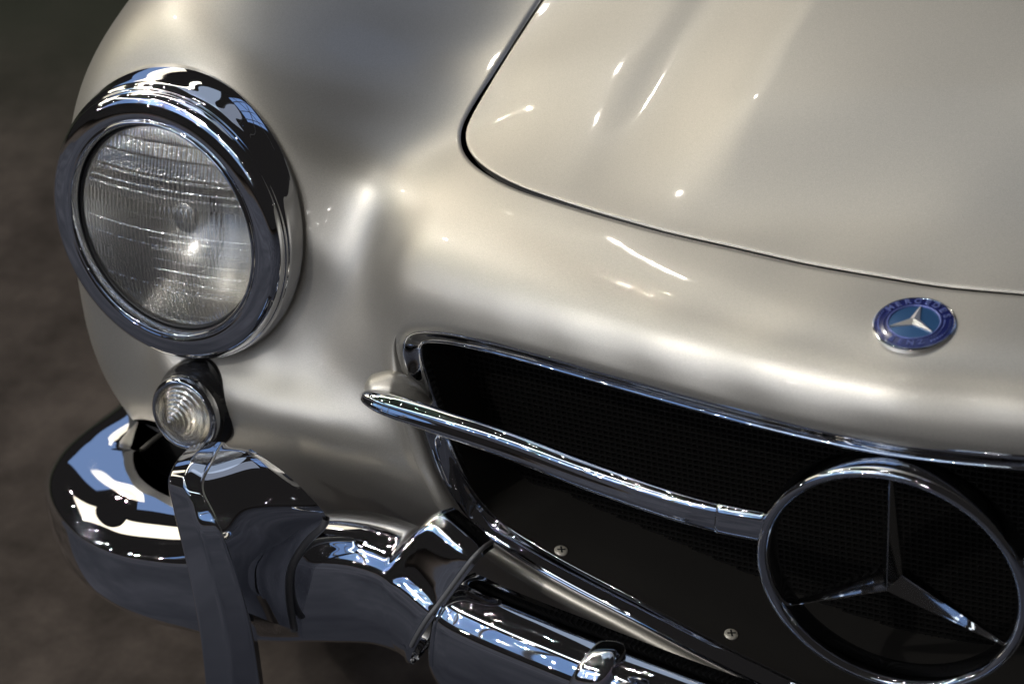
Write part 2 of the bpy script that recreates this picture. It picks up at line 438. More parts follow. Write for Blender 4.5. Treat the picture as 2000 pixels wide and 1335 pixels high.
# body border: rear-left ... along seam ... nose right ... lip ... bottom ... side
ci_ = to_ab(hit(930, 318))[0, :2]
GV = (GAP * .7 + .0009 * np.exp(-(np.linalg.norm(seam_ab - ci_, axis=1) / .11) ** 2))[:, None]
seam_body = offset(seam_ab, -GV); seam_hood = offset(seam_ab, GV)
cen_hood = abp((0, .4, .74))[0]
if dist_poly(cen_hood[None], seam_body)[0] < dist_poly(cen_hood[None], seam_hood)[0]: seam_body, seam_hood = seam_hood, seam_body
seam_body = resample(seam_body, .003); seam_hood = resample(seam_hood, .003)
rightcol = resample(abp((.30, .118, .675), (.30, .08, .66), (.30, .05, .62)), .006)
print('seam ends', seamP[0], seamP[-1], 'lip ends', lipc[0], lipc[-1])
bot = resample(cr(abp((.305, .08, .35), (0, .025, .298), (-.2, .058, .328), (-.4, .11, .32), (-.56, .13, .345), (-.63, .13, .385), (-.70, .135, .405), (-.765, .16, .385), (-.80, .22, .345), (-.825, .35, .33), (-.84, .55, .33), (-.845, .75, .33)), 8), .006)
outer = np.vstack([seam_body, rightcol[1:-1], lip_ab, bot, resample(abp((-.845, .75, .33), (-.80, .75, .8), (-.68, .75, .85), (-.6, .75, .82)), .01)[1:]])
hole = np.array([to_ab(lamp_pt(.098, t, bez_rim(t)[1]))[0, :2] for t in np.linspace(0, 2 * math.pi, 90, endpoint=False)])
rg = [offset(seam_body, s * d) for d in (.0008, .0018, .003, .0045) for s in (1, -1)] + [offset(lip_ab, s * d) for d in (.001, .0025, .0045, .0065, .009, .012, .016) for s in (1, -1)]
body = panel('body', outer, [hole], rg, PAINT, car, skirt=[(seam_body, .014), (lip_ab, .012), (bot, .03)])
hb = np.vstack([seam_hood, abp((.30, .118, .678))[0:0], resample(abp((.30, .2, .70), (.32, .75, .785), (0, .75, .785), (-.4, .75, .79)), .01)])
rgh = [offset(seam_hood, s * d) for d in (.0008, .0018, .003, .0045) for s in (1, -1)]
hood = panel('hood', hb, [], rgh, PAINT, car, skirt=[(seam_hood, .014)])
# dark channel under the seam
def strip(name, line_ab, hw, dep, mat, parent):
    a_, b_ = offset(line_ab, hw), offset(line_ab, -hw); h = h0(line_ab) - dep
    P = np.vstack([from_ab(np.column_stack([a_, h])), from_ab(np.column_stack([b_, h]))]); n = len(a_)
    return mesh_obj(name, P, [(i, i + 1, n + i + 1, n + i) for i in range(n - 1)], mat, parent)
strip('hood_seal', seam_ab, .008, .010, RUBBER, car)

# ------------------------------------------------------------------ headlamp
lamp = empty('headlamp', parent=car)
def bez_prof(th):
    ro, ho = bez_rim(th)
    P = [(.0905, -.016), (.0900, -.004), (.0912, .0005), (.0925, .0018), (.0940, .0012), (.0952, -.0004), (.0985, .0002), (.1045, -.0004), (.1112, -.0018), (.1152, -.0050),
         (.1166, -.0086), (.1167, -.0102), (.1178, -.0112), (.1180, -.0126), (.1188, -.0138)]
    for t, w in ((.12, .30), (.35, .55), (.6, .80), (.82, .95), (1.0, 1.0)):
        P.append((.1188 + (ro - .1188) * w, -.0138 + (ho + .0138) * t))
    P += [(ro - .001, ho - .0015), (ro - .008, ho - .003)]
    return P
def bez_full(th): return cr(np.array(bez_prof(th)), 5)
lathe('bezel', LG, LFR, bez_full, CHROME, lamp, seg=160)
lathe('rubber_seal', LG, LFR, cr(np.array([(.0905, -.012), (.0895, -.0085), (.0875, -.0085), (.0868, -.012)]), 4), RUBBER, lamp, seg=96)
# reflector
refl = [(r, -.012 - .062 * (1 - (r / .0875) ** 2)) for r in np.linspace(.0875, .004, 24)]
REFL = simple('reflector_silver', (.92, .90, .85), .22, metal=1)
lathe('reflector', LG, LFR, refl, REFL, lamp, seg=96)
lathe('bulb_shield', LG, LFR, cr(np.array([(.0001, -.030), (.010, -.031), (.015, -.034), (.0165, -.040), (.016, -.048)]), 5), REFL, lamp, seg=48)
# lens: smooth dome in front, fluted prisms behind
def sheet_glass(name, transp, refr, gloss, rg, tint=(1, 1, 1)):
    """moulded cover glass: mostly clear, partly bending, with a bright gloss"""
    m, N, L, b = newmat(name); out = N['Material Output']; N.remove(b)
    t = N.new('ShaderNodeBsdfTransparent'); t.inputs[0].default_value = (*tint, 1)
    f = N.new('ShaderNodeBsdfRefraction'); f.inputs['IOR'].default_value = 1.5; f.inputs['Roughness'].default_value = .02; f.inputs[0].default_value = (*tint, 1)
    g = N.new('ShaderNodeBsdfGlossy'); g.inputs['Roughness'].default_value = rg; g.inputs[0].default_value = (.95, .95, .95, 1)
    m1 = N.new('ShaderNodeMixShader'); m1.inputs[0].default_value = refr / (refr + transp); L.new(t.outputs[0], m1.inputs[1]); L.new(f.outputs[0], m1.inputs[2])
    m2 = N.new('ShaderNodeMixShader'); m2.inputs[0].default_value = gloss; L.new(m1.outputs[0], m2.inputs[1]); L.new(g.outputs[0], m2.inputs[2])
    L.new(m2.outputs[0], out.inputs['Surface']); return m
LENSM = sheet_glass('lens_glass', .30, .42, .28, .09)
def lens():
    Rr = .0873; nx, nz = 341, 250; u, v, n = LFR
    x1 = np.linspace(-.9995, .9995, nx) * Rr; t1 = np.linspace(-1, 1, nz)
    xg = np.repeat(x1[:, None], nz, 1); zg = np.sqrt(Rr ** 2 - xg ** 2) * t1[None]; rr = np.sqrt(xg ** 2 + zg ** 2) / Rr
    front = .0125 * (1 - rr ** 2) - .0095
    edge = np.clip((1 - rr) * 12, 0, 1)
    row = np.floor((zg + .2) / .0125); fr_ = (zg + .2) / .0125 - row
    pitch = np.where(row % 2 == 0, .0034, .0046)
    amp = np.where(row % 3 == 1, .0008, .00115) * np.where(np.abs(xg) < .03, 1, .8)
    fl = (1 - np.abs(np.sin(np.pi * xg / pitch))) * amp
    prism = fr_ * .0009 * np.where((row % 4) < 2, -1, .6)
    back = front - .0042 - (fl + prism) * edge
    fl = (1 - np.abs(np.sin(np.pi * xg / pitch)))
    hl = np.zeros_like(zg)
    for k_, z_ in enumerate((-.006, -.0155, -.025, -.0345, -.044, -.0535, .031, .045)):
        hl += np.exp(-((zg - z_) / .0007) ** 2) * .0013 * (np.clip((xg + .012) / .01, 0, 1) if k_ < 6 else 1)
    front = front + (fl * amp * 1.1 + prism + hl) * edge
    F = LG + xg[..., None] * u + zg[..., None] * v + front[..., None] * n
    o = mesh_obj('lens', F.reshape(-1, 3), grid_faces(nx, nz), LENSM, lamp)
lens()

# ------------------------------------------------------------------ turn signal
TS = at(389, 790, Y=.082); TFR = frame_of((-.06, -.97, .22))
ts = empty('turn_signal', parent=car)
lathe('rubber_base', TS, TFR, cr(np.array([(.0405, -.03), (.0400, -.004), (.0385, .005), (.0355, .0110), (.0345, .0130), (.0340, .0145), (.0325, .017), (.0295, .015)]), 5), simple('glossy_black', (.012, .012, .013), .16, coat=.6), ts, seg=72)
lathe('chrome_ring', TS, TFR, cr(np.array([(.0320, .010), (.0330, .019), (.0322, .023), (.0296, .0255), (.0272, .0240), (.0262, .017)]), 5), CHROME, ts, seg=72)
cone = []
nst = 9
for k in range(nst * 6 + 1):
    t = k / (nst * 6); r = .0268 * (1 - t) + .0003; s = (k % 6) / 6
    cone.append((r + .0010 * math.sin(math.pi * s), .019 + .026 * (t ** .85) + .0006 * math.sin(math.pi * s)))
lensm = sheet_glass('signal_glass', .35, .35, .30, .12, (1, .96, .88))
lathe('ribbed_lens', TS, TFR, cone, lensm, ts, seg=72)
lathe('reflector', TS, TFR, [(.0265, .016), (.020, .006), (.010, .0), (.0005, -.001)], REFL, ts, seg=48)

# ------------------------------------------------------------------ grille
grille = empty('grille', parent=car)
# frame for loop: forward = -Y ; inward = towards opening centre
lt = nrm(np.roll(loop3, -1, 0) - np.roll(loop3, 1, 0))
FW = np.array([0, -1., 0]); inn = nrm(np.cross(lt, FW)); cc = loop3.mean(0)
if ((cc - loop3) * inn).sum() < 0: inn = -inn
FWD = nrm(np.cross(lt, inn)); FWD = FWD * np.sign(FWD @ FW)[:, None]
lowf = np.clip((.56 - loop3[:, 2]) / .12, 0, 1)
def ring_sweep(name, prof, mat, parent, prof2=None, **kw):
    pr = np.asarray(prof, float); pr2 = pr if prof2 is None else np.asarray(prof2, float)
    q_ = pr[None] * (1 - lowf[:, None, None]) + pr2[None] * lowf[:, None, None]
    pts_ = loop3[:, None, :] + inn[:, None, :] * q_[..., 0:1] + FWD[:, None, :] * q_[..., 1:2]
    return mesh_obj(name, pts_.reshape(-1, 3), grid_faces(len(loop3), len(pr), True, False), mat, parent, **kw)
ring_sweep('chrome_trim', cr(np.array([(-.002, -.010), (-.0005, -.004), (.0018, -.0022), (.0045, -.0030), (.0090, -.0055), (.0128, -.0066), (.0146, -.0058), (.0160, -.0068), (.0166, -.0100), (.0166, -.018)]), 5), CHROME, grille,
           cr(np.array([(-.002, -.012), (-.0005, -.004), (.0015, -.0025), (.0045, -.0045), (.0085, -.0095), (.0118, -.0150), (.0138, -.0165), (.0152, -.0160), (.0166, -.0185), (.0166, -.024)]), 5))
ok_ = (loop3[:, 2] < .6135) & (loop3[:, 0] < .32); c_ = int(loop3[:, 2].argmin()); nl = len(loop3)
lo_ = hi_ = 0
while ok_[(c_ - lo_ - 1) % nl] and lo_ < nl: lo_ += 1
while ok_[(c_ + hi_ + 1) % nl] and hi_ < nl: hi_ += 1
li = np.array([(c_ + k) % nl for k in range(-lo_, hi_ + 1)])
gl = loop3[li] - inn[li] * .0062 - FWD[li] * .0005; gl = gl - FWD[li] * (.004 * np.clip((gl[:, 2] - .56) / .05, 0, 1))[:, None]; tw = np.clip((.590 - gl[:, 2]) / .06, 0, 1) ** .8 * .97 + .03
rr_ = .0074
P_ = gl[:, None, :] + (inn[li][:, None, :] * np.cos(np.linspace(0, 2 * math.pi, 21)[:-1])[None, :, None] + FWD[li][:, None, :] * np.sin(np.linspace(0, 2 * math.pi, 21)[:-1])[None, :, None]) * (rr_ * tw)[:, None, None]
mesh_obj('grille_surround', P_.reshape(-1, 3), grid_faces(len(gl), 20, False, True), PAINT, grille)
ring_sweep('duct_wall', [(.0164, -.012), (.019, -.07), (.021, -.14)], BLACK, grille)
# screen at the back of the duct
def screen():
    vs, fs = [], []
    def bar(p, q, w, dpt):
        p, q = np.array(p), np.array(q); t = nrm(q - p); s = nrm(np.cross(t, [0, 1., 0])) * w; y = np.array([0, dpt, 0]); b = len(vs)
        for e_ in (p, q):
            for o_ in (s, -s):
                vs.extend([e_ + o_, e_ + o_ + y])
        fs.extend([(b, b + 2, b + 6, b + 4), (b, b + 1, b + 5, b + 4)[::-1], (b + 2, b + 3, b + 7, b + 6)])
    lp = loop3[:, [0, 2]]
    for z in np.arange(.335, .63, .0052):
        ins = in_poly(np.column_stack([np.linspace(-.45, .32, 155), np.full(155, z)]), lp); xs = np.linspace(-.45, .32, 155)[ins]
        if len(xs) > 2: 
            xr = np.linspace(xs[0] + .004, xs[-1], 14)
            for a_, b_ in zip(xr[:-1], xr[1:]): bar((a_, .105 + .15 * a_ * a_, z), (b_, .105 + .15 * b_ * b_, z), .0009, .008)
    for x in np.arange(-.44, .32, .0052):
        ins = in_poly(np.column_stack([np.full(80, x), np.linspace(.32, .64, 80)]), lp); zs = np.linspace(.32, .64, 80)[ins]
        if len(zs) > 1: bar((x, .106 + .15 * x * x, zs[0] + .003), (x, .106 + .15 * x * x, zs[-1] - .004), .0007, .007)
    mesh_obj('mesh_screen', vs, fs, SCREENM, grille, smooth_shade=False, kind='stuff')
    P = [(x, .125 + .15 * x * x, z) for x in np.linspace(-.5, .34, 12) for z in (.33, .66)]
    mesh_obj('shroud', P, grid_faces(12, 2), simple('shroud_black', (.034, .032, .030), .6, spec=.3), grille)
screen()


# moustache bar
def hb_(pts_): return np.array([at(x, y, Y=Y) for x, y, Y in pts_])
barp = hb_([(708, 768, .046), (722, 776, .040), (760, 792, .034), (850, 822, .028), (1000, 872, .015), (1150, 930, .004), (1300, 983, -.002), (1400, 1012, -.003), (1494, 1031, -.003)])
bh = np.array([.0020, .0058, .0080, .0095, .0105, .0112, .0117, .0120, .0122]); bn = np.array([.25, .6, .75, .75, .72, .66, .55, .42, .34])
bp_ = cr(np.column_stack([barp, bh, bn]), 14)
bprof = cr(np.array([(-.007, 1), (.001, .95), (.0065, .66), (.0080, .38), (.0100, .05), (.0115, -.35), (.0085, -.78), (.002, -.98), (-.006, -1), (-.011, -.5), (-.012, 0), (-.011, .5)]), 5, True)
gb = empty('grille_bar', parent=car)
def sbar(path, name):
    T = nrm(np.gradient(path[:, :3], axis=0)); N_ = nrm(np.cross(T, [0, 0, 1.])); V = nrm(np.cross(N_, T))
    sg = 1 if N_[0][1] < 0 else -1; N_ = N_ * sg
    P = path[:, None, :3] + N_[:, None] * (bprof[None, :, :1] * path[:, None, 4:5]) + V[:, None] * bprof[None, :, 1:2] * path[:, None, 3:4] * (1 if V[0][2] > 0 else -1)
    q = len(bprof); f = grid_faces(len(path), q, False, True, sg < 0); f += [tuple(range(q)), tuple(range((len(path) - 1) * q, len(path) * q))]
    return mesh_obj(name, P.reshape(-1, 3), f, CHROME, gb)
sbar(bp_, 'blade')
sbar(bp_ * [-1, 1, 1, 1, 1], 'blade')
# small end collar where the blade meets the ring
ec = bp_[-15:].copy(); ec[:, 3] *= 1.045; ec[:, 4] *= 1.10; sbar(ec, 'collar')
# painted fairing behind the blade tip
fp = cr(hb_([(713, 765, .050), (738, 758, .054), (768, 757, .058), (800, 770, .060), (836, 796, .062)]), 8)
fs_ = np.interp(np.linspace(0, 1, len(fp)), [0, .06, .2, .5, .8, 1], [.2, .55, .95, 1.1, .8, .5]); fprof = [(.014 * math.cos(t), .012 * math.sin(t)) for t in np.linspace(0, 2 * math.pi, 25)[:-1]]
sweep('bar_fairing', fp, fprof, PAINT, car, scale=np.column_stack([fs_, fs_]))

# ring and three-armed star
SO = np.array([0, 0, .50]); SFR = frame_of((0, -1, 0))
star = empty('grille_star', parent=car)
SATIN = simple('satin_chrome', (.80, .80, .80), .06, metal=1)
rp = [(.0918, -.011), (.0904, -.004), (.0907, .005), (.0928, .0110), (.0962, .0130), (.0996, .0112), (.1014, .005), (.1018, -.004), (.1000, -.0115), (.096, -.0140)]
lathe('ring', SO, SFR, np.vstack([cr(np.array(rp), 4, True), cr(np.array(rp), 4, True)[:1]]), CHROME, star, seg=160)
def arm(ang):
    u, v, n = SFR; d = math.cos(ang) * u + math.sin(ang) * v; s = -math.sin(ang) * u + math.cos(ang) * v
    d2 = lambda a: math.cos(a) * u + math.sin(a) * v
    tip = SO + d * .0928; top = SO + n * .020; bot = SO - n * .006
    w = .0088
    l = SO + d2(ang + math.pi / 3) * w + n * .004; r = SO + d2(ang - math.pi / 3) * w + n * .004
    tt = tip + n * .003; tb = tip - n * .003; tl = tip + s * .0014; tr = tip - s * .0014
    lb = l - n * .009; rb = r - n * .009
    P = [top, bot, l, r, lb, rb, tt, tb, tl, tr]
    F = [(0, 2, 8, 6), (0, 6, 9, 3), (2, 4, 7, 8), (4, 1, 7), (1, 5, 7), (5, 3, 9, 7)]
    o = mesh_obj('star_arm', P, F, SATIN, star, smooth_shade=False)
    bm = bmesh.new(); bm.from_mesh(o.data); bmesh.ops.bevel(bm, geom=[e for e in bm.edges], offset=.0009, segments=2, affect='EDGES', profile=.5)
    bmesh.ops.recalc_face_normals(bm, faces=bm.faces); bm.to_mesh(o.data); bm.free()
for a_ in (90, 210, 330): arm(math.radians(a_))

# screws in the duct floor
def screw(p, n_, parent):
    fr_ = frame_of(n_, (0, 1, .1)); e = empty('screw', parent=parent)
    lathe('head', p, fr_, [(.0056, -.001), (.0056, .0006), (.0048, .0014), (.002, .0017), (.0001, .0018)], simple('zinc', (.62, .58, .50), .35, metal=.4), e, seg=28)
    u, v, n = fr_
    for a in (.5, .5 + math.pi / 2):
        d = math.cos(a) * u + math.sin(a) * v; s = np.cross(n, d); c = p + n * .0019
        mesh_obj('slot', [c + d * .0034 + s * .0007, c - d * .0034 + s * .0007, c - d * .0034 - s * .0007, c + d * .0034 - s * .0007], [(0, 1, 2, 3)], DARK, e, smooth_shade=False)
bpy.context.view_layer.update()
dgr = bpy.context.evaluated_depsgraph_get()
def cast(x, y):
    d = nrm(raydir(x, y)); ok, loc, nr, *_ = SC.ray_cast(dgr, Vector(CAM_LOC), Vector(d)); nr = np.array(nr)
    return np.array(loc), (nr if nr @ d < 0 else -nr)
for x, y in ((1096, 1075), (1428, 1238)):
    p_, n_ = cast(x, y); print('screw', p_, n_); screw(p_, n_, grille)

# ------------------------------------------------------------------ badge
bl, bn_ = cast(1786, 636)
BO = hit(1786, 636); e_ = .004; q_ = to_ab(BO)[:, :2]
gx_ = (h0(q_ + [e_, 0]) - h0(q_ - [e_, 0])) / (2 * e_); gy_ = (h0(q_ + [0, e_]) - h0(q_ - [0, e_])) / (2 * e_)
bnorm = nrm(-gx_[0] * A - gy_[0] * B + D); print('badge n', bnorm)
bnorm = nrm([0, max(bnorm[1], -.14), .99])
BFR = frame_of(bnorm, (0, 1, .2)); bu, bv, bn_ = BFR; BO = BO + bn_ * .0012
badge = empty('bonnet_badge', parent=car)
NAVY = simple('navy_enamel', (.012, .018, .115), .18, coat=.8); BLUE = simple('blue_enamel', (.035, .11, .26), .22, metal=.35, coat=.8)
RELIEF = simple('raised_blue_metal', (.13, .165, .42), .3, metal=.5); SILV = simple('badge_silver', (.80, .77, .72), .28, metal=.75)
BR = .0287
lathe('rim', BO, BFR, cr(np.array([(BR + .0005, -.006), (BR + .0006, .0005), (BR, .0016), (BR - .0008, .0018), (BR - .0014, .0010)]), 4), CHROME, badge, seg=96)
lathe('outer_enamel', BO, BFR, [(BR - .0010, .0012), (.0257, .0018), (.0190, .0022)], NAVY, badge, seg=96)
lathe('inner_ring', BO, BFR, cr(np.array([(.0192, .0018), (.0190, .0028), (.0184, .0031), (.0178, .0027), (.0176, .0018)]), 3), RELIEF, badge, seg=96)
lathe('centre_enamel', BO, BFR, [(.0178, .0020), (.011, .0024), (.0001, .0027)], BLUE, badge, seg=64)
def bpt(x, y, h): return BO + bu * x + bv * y + bn_ * h
vs, fs = [], []
for k in range(3):
    a = math.radians(90 + 120 * k); b_ = len(vs)
    for (r, t, h) in ((.0174, a, .0034), (.0040, a + math.pi / 3, .0034), (0, 0, .0056), (.0040, a - math.pi / 3, .0034)):
        vs.append(bpt(r * math.cos(t), r * math.sin(t), h))
    fs += [(b_, b_ + 1, b_ + 2), (b_, b_ + 2, b_ + 3)]
    for (r, t) in ((.0174, a), (.0040, a + math.pi / 3), (.0040, a - math.pi / 3)): vs.append(bpt(r * math.cos(t), r * math.sin(t), .0015))
    fs += [(b_, b_ + 4, b_ + 5, b_ + 1), (b_, b_ + 3, b_ + 6, b_ + 4)]
mesh_obj('star', vs, fs, SILV, badge, smooth_shade=False)
def letters(word, rad, a0, step, up_out, size):
    V_, F_ = [], []
    for i, ch in enumerate(word):
        cu = bpy.data.curves.new('letter', 'FONT'); cu.body = ch; cu.size = size; cu.extrude = .0004; cu.offset = .00012; cu.align_x = 'CENTER'; cu.align_y = 'CENTER'
        ob = bpy.data.objects.new('letter', cu); me = bpy.data.meshes.new_from_object(ob)
        a = a0 + (i - (len(word) - 1) / 2) * step * (-1 if up_out else 1)
        rx, ry = math.cos(a), math.sin(a)
        ex, ey = (ry, -rx) if up_out else (-ry, rx); ux, uy = (rx, ry) if up_out else (-rx, -ry)
        b_ = len(V_)
        for v in me.vertices:
            x = rad * rx + v.co.x * ex + v.co.y * ux; y = rad * ry + v.co.x * ey + v.co.y * uy
            V_.append(bpt(x, y, .0023 + v.co.z))
        F_ += [tuple(b_ + k for k in p.vertices) for p in me.polygons]
        bpy.data.objects.remove(ob); bpy.data.meshes.remove(me); bpy.data.curves.remove(cu)
    return V_, F_
v1, f1 = letters('MERCEDES', .0231, math.pi / 2, math.radians(17.5), True, .0070)
mesh_obj('top_lettering', v1, f1, RELIEF, badge, smooth_shade=False)
v1, f1 = letters('BENZ', .0231, -math.pi / 2, math.radians(17.5), False, .0070)
mesh_obj('bottom_lettering', v1, f1, RELIEF, badge, smooth_shade=False)
for sgn in (1, -1):
    vs, fs = [], []
    for k in range(12):
        for side in (-1, 1):
            a = math.radians(-48 + k * 5.6) if sgn > 0 else math.radians(180 + 48 - k * 5.6)
            r0 = .0230 + side * .0015; da = sgn * .075
            p = (r0 * math.cos(a), r0 * math.sin(a)); q = ((r0 + side * .0011) * math.cos(a + da), (r0 + side * .0011) * math.sin(a + da)); m_ = ((p[0] + q[0]) / 2, (p[1] + q[1]) / 2)
            tx, ty = q[0] - p[0], q[1] - p[1]; b_ = len(vs)
            vs += [bpt(*p, .0026), bpt(m_[0] - ty * .32, m_[1] + tx * .32, .0024), bpt(*q, .0026), bpt(m_[0] + ty * .32, m_[1] - tx * .32, .0024), bpt(*m_, .0032)]
            fs += [(b_, b_ + 1, b_ + 4), (b_ + 1, b_ + 2, b_ + 4), (b_ + 2, b_ + 3, b_ + 4), (b_ + 3, b_, b_ + 4)]
    mesh_obj('laurel_wreath', vs, fs, RELIEF, badge, smooth_shade=False)

# ------------------------------------------------------------------ front bumper
bumper = empty('front_bumper', parent=car)
PR1 = np.array([(-.052, .006), (-.036, .012), (-.022, .010), (-.010, .003), (-.002, -.008), (.0012, -.020), (.0030, -.044), (.0010, -.068), (-.006, -.090), (-.013, -.102), (-.022, -.108), (-.032, -.105), (-.050, -.06)])
PR2 = np.array([(-.058, .044), (-.044, .050), (-.034, .047), (-.027, .038), (-.010, .000), (-.002, -.012), (.0020, -.034), (.0010, -.066), (-.006, -.090), (-.013, -.102), (-.022, -.108), (-.032, -.105), (-.050, -.06)])
def bsweep(name, ridge, blend, parent, sc=None, deep=None):
    m = len(ridge); T = nrm(np.gradient(ridge, axis=0)); N_ = nrm(np.cross(T, [0, 0, 1.])); V = nrm(np.cross(N_, T)); rows = []
    for i in range(m):
        pr = PR1 * (1 - blend[i]) + PR2 * blend[i]; pr = cr(pr, 6)
        k = 1.0 if sc is None else sc[i]
        c = np.array([-.03, -.045]); pr = c + (pr - c) * k
        if deep is not None: pr = np.column_stack([np.where(pr[:, 0] < 0, pr[:, 0] * deep[i], pr[:, 0]), pr[:, 1]])
        rows.append(ridge[i] + N_[i] * pr[:, :1] + V[i] * pr[:, 1:2])
    P = np.array(rows); q = P.shape[1]
    o = mesh_obj(name, P.reshape(-1, 3), grid_faces(m, q, flip=False), CHROME, parent)
    return P
def bead(name, loop, r, mat, parent):
    loop = smooth(resample(loop, .002), 2); n_ = nrm(loop[-1] - loop[0]); m = len(loop); T = nrm(np.gradient(loop, axis=0))
    nn = nrm(np.cross(loop[m // 2] - loop[0], loop[-1] - loop[m // 2])); X_ = nrm(np.cross(T, nn)); Y_ = nn
    P = [loop + X_ * r * math.cos(t) + Y_ * r * math.sin(t) for t in np.linspace(0, 2 * math.pi, 11)[:-1]]
    P = np.stack(P, 1).reshape(-1, 3); return mesh_obj(name, P, grid_faces(m, 10, False, True), mat, parent)
za = .424
ridgeA = np.vstack([hb_([(290, 715, .285), (215, 782, .215), (150, 830, .165), (102, 874, .125), (80, 920, .088), (92, 968, .054), (136, 1018, .022), (205, 1056, .002), (290, 1074, -.009), (370, 1081, -.015), (460, 1080, -.018), (560, 1080, -.018)]),
                    hb_([(650, 1082, -.018), (712, 1096, -.022), (762, 1122, -.030), (800, 1152, -.036), (838, 1186, -.042), (850, 1197, -.043)])])
rA = smooth(resample(cr(ridgeA, 12), .004), 8)
xs_ = np.array([((p - CAM_LOC) @ RC) for p in rA]); pxA = W / 2 + FPX * xs_[:, 0] / -xs_[:, 2]
blA = np.clip((pxA - 742) / 40, 0, 1); blA = blA * blA * (3 - 2 * blA)
scA = np.ones(len(rA)); scA[:8] = np.linspace(.80, 1, 8); scA[-5:] = [1, 1, .99, .98, .95]
dpA = 1 + .75 * np.clip((420 - pxA) / 200, 0, 1) ** .8
PA = bsweep('wrap_section', rA, blA, bumper, scA, smooth(dpA[:, None], 20)[:, 0])
ridgeB = hb_([(840, 1192, -.040), (880, 1216, -.045), (940, 1243, -.052), (1060, 1292, -.062), (1180, 1340, -.070), (1330, 1398, -.077)])
e_ = ridgeB[-1]; ridgeB = np.vstack([ridgeB, [(e_[0] * .45, e_[1] - .005, e_[2] - .008), (0, e_[1] - .007, e_[2] - .010), (-e_[0] * .45, e_[1] - .005, e_[2] - .008)], (ridgeB * [-1, 1, 1])[::-1]])
rB = smooth(resample(cr(ridgeB, 10), .004), 8); scB = np.ones(len(rB)); scB[:6] = [.90, .95, .98, .99, 1, 1]
PB = bsweep('centre_section', rB, np.zeros(len(rB)), bumper, scB)
bead('joint_gasket', PA[-2][:41], .0019, GASKET, bumper)
bead('joint_gasket', PB[1][:41], .0020, CHROME, bumper)
# bright rolled edge along the top rear of the wrap end
bead('rolled_edge', PA[:40, 0], .0022, PAINT, bumper)

# upright guard
guard = empty('bumper_guard', parent=bumper)
def net(name, rows, mat, parent, nu=8, nv=8, flip=False, **kw):
    R_ = np.array([[at(x, y, Y=Y) for x, y, Y in r] for r in rows])
    cols = np.stack([cr(R_[:, j], nu) for j in range(R_.shape[1])], 1)
    P = np.stack([cr(cols[i], nv) for i in range(len(cols))], 0)
    return mesh_obj(name, P.reshape(-1, 3), grid_faces(P.shape[0], P.shape[1], flip=flip), mat, parent, **kw), P
def strip_net(name, colsets, mat, parent, du=.0025, it=4, flip=False, bulge=0):
    """colsets: list of long curves (measured points); ruled between neighbours, edges softened"""
    cs = [cr(np.array([at(x, y, Y=Y) for x, y, Y in c]), 10) for c in colsets]
    n = 90; R_ = []
    for c in cs:
        s_ = np.linspace(0, 1, len(c)); t_ = np.linspace(0, 1, n); R_.append(np.stack([np.interp(t_, s_, c[:, k]) for k in range(3)], 1))
    G = [R_[0]]
    for a_, b_ in zip(R_[:-1], R_[1:]):
        m_ = max(2, int(np.linalg.norm(a_ - b_, axis=1).max() / du))
        for k in range(1, m_ + 1): G.append(a_ + (b_ - a_) * k / m_)
    G = np.array(G)
    if bulge:
        w_ = np.sin(np.linspace(0, math.pi, len(G)))[:, None, None] * bulge
        n_ = nrm(np.cross(G[-1] - G[0], np.gradient(G[0], axis=0))); n_ = n_ * np.sign(n_[:, 0:1] + 1e-9)
        for _ in range(25): n_[1:-1] = nrm(.25 * n_[:-2] + .5 * n_[1:-1] + .25 * n_[2:])
        G = G + w_ * n_[None]
    for _ in range(it):
        G[1:-1] = .25 * G[:-2] + .5 * G[1:-1] + .25 * G[2:]
    for _ in range(it + 4):
        G[:, 1:-1] = .25 * G[:, :-2] + .5 * G[:, 1:-1] + .25 * G[:, 2:]
    return mesh_obj(name, G.reshape(-1, 3), grid_faces(G.shape[0], G.shape[1], flip=flip), mat, parent), G
# long curves from the top rear over the cap and down
bl_ = [(372, 872, .012), (346, 900, -.016), (330, 934, -.040), (338, 985, -.046), (353, 1051, -.052), (374, 1140, -.052), (392, 1240, -.046), (403, 1340, -.036), (410, 1420, -.020), (418, 1500, .005)]
fl_ = [(372, 870, -.012), (345, 899, -.046), (328, 940, -.066), (337, 988, -.068), (352, 1051, -.074), (373, 1140, -.074), (391, 1240, -.068), (402, 1340, -.056), (409, 1420, -.040), (417, 1500, -.012)]
fc_ = [(402, 862, -.012), (378, 894, -.046), (360, 945, -.070), (378, 996, -.077), (393, 1048, -.083), (418, 1136, -.083), (440, 1228, -.077), (454, 1334, -.065), (462, 1416, -.048), (472, 1494, -.020)]
fr_c = [(436, 863, -.009), (417, 900, -.040), (395, 949, -.066), (416, 996, -.073), (434, 1040, -.079), (464, 1128, -.079), (489, 1218, -.073), (506, 1325, -.061), (515, 1405, -.045), (524, 1485, -.017)]
br_ = [(440, 864, .010), (424, 900, -.020), (404, 948, -.050), (424, 994, -.056), (442, 1037, -.062), (472, 1124, -.062), (497, 1214, -.056), (513, 1321, -.046), (521, 1402, -.030), (530, 1482, -.004)]
strip_net('front_blade', [bl_, fl_, fc_, fr_c, br_], CHROME, guard, it=2)
sf_ = [(436, 863, -.009), (418, 899, -.040), (396, 949, -.066), (416, 996, -.0725), (435, 1040, -.077), (450, 1085, -.0775), (464, 1128, -.077), (476, 1165, -.076), (485, 1196, -.074)]
sb_ = [(490, 876, -.014), (560, 926, -.016), (614, 978, -.013), (638, 1016, -.009), (600, 1056, -.010), (572, 1098, -.018), (564, 1140, -.022), (567, 1186, -.024), (575, 1230, -.026)]
og, PG = strip_net('side_flank', [sf_, sb_], CHROME, guard, it=4, bulge=.005)
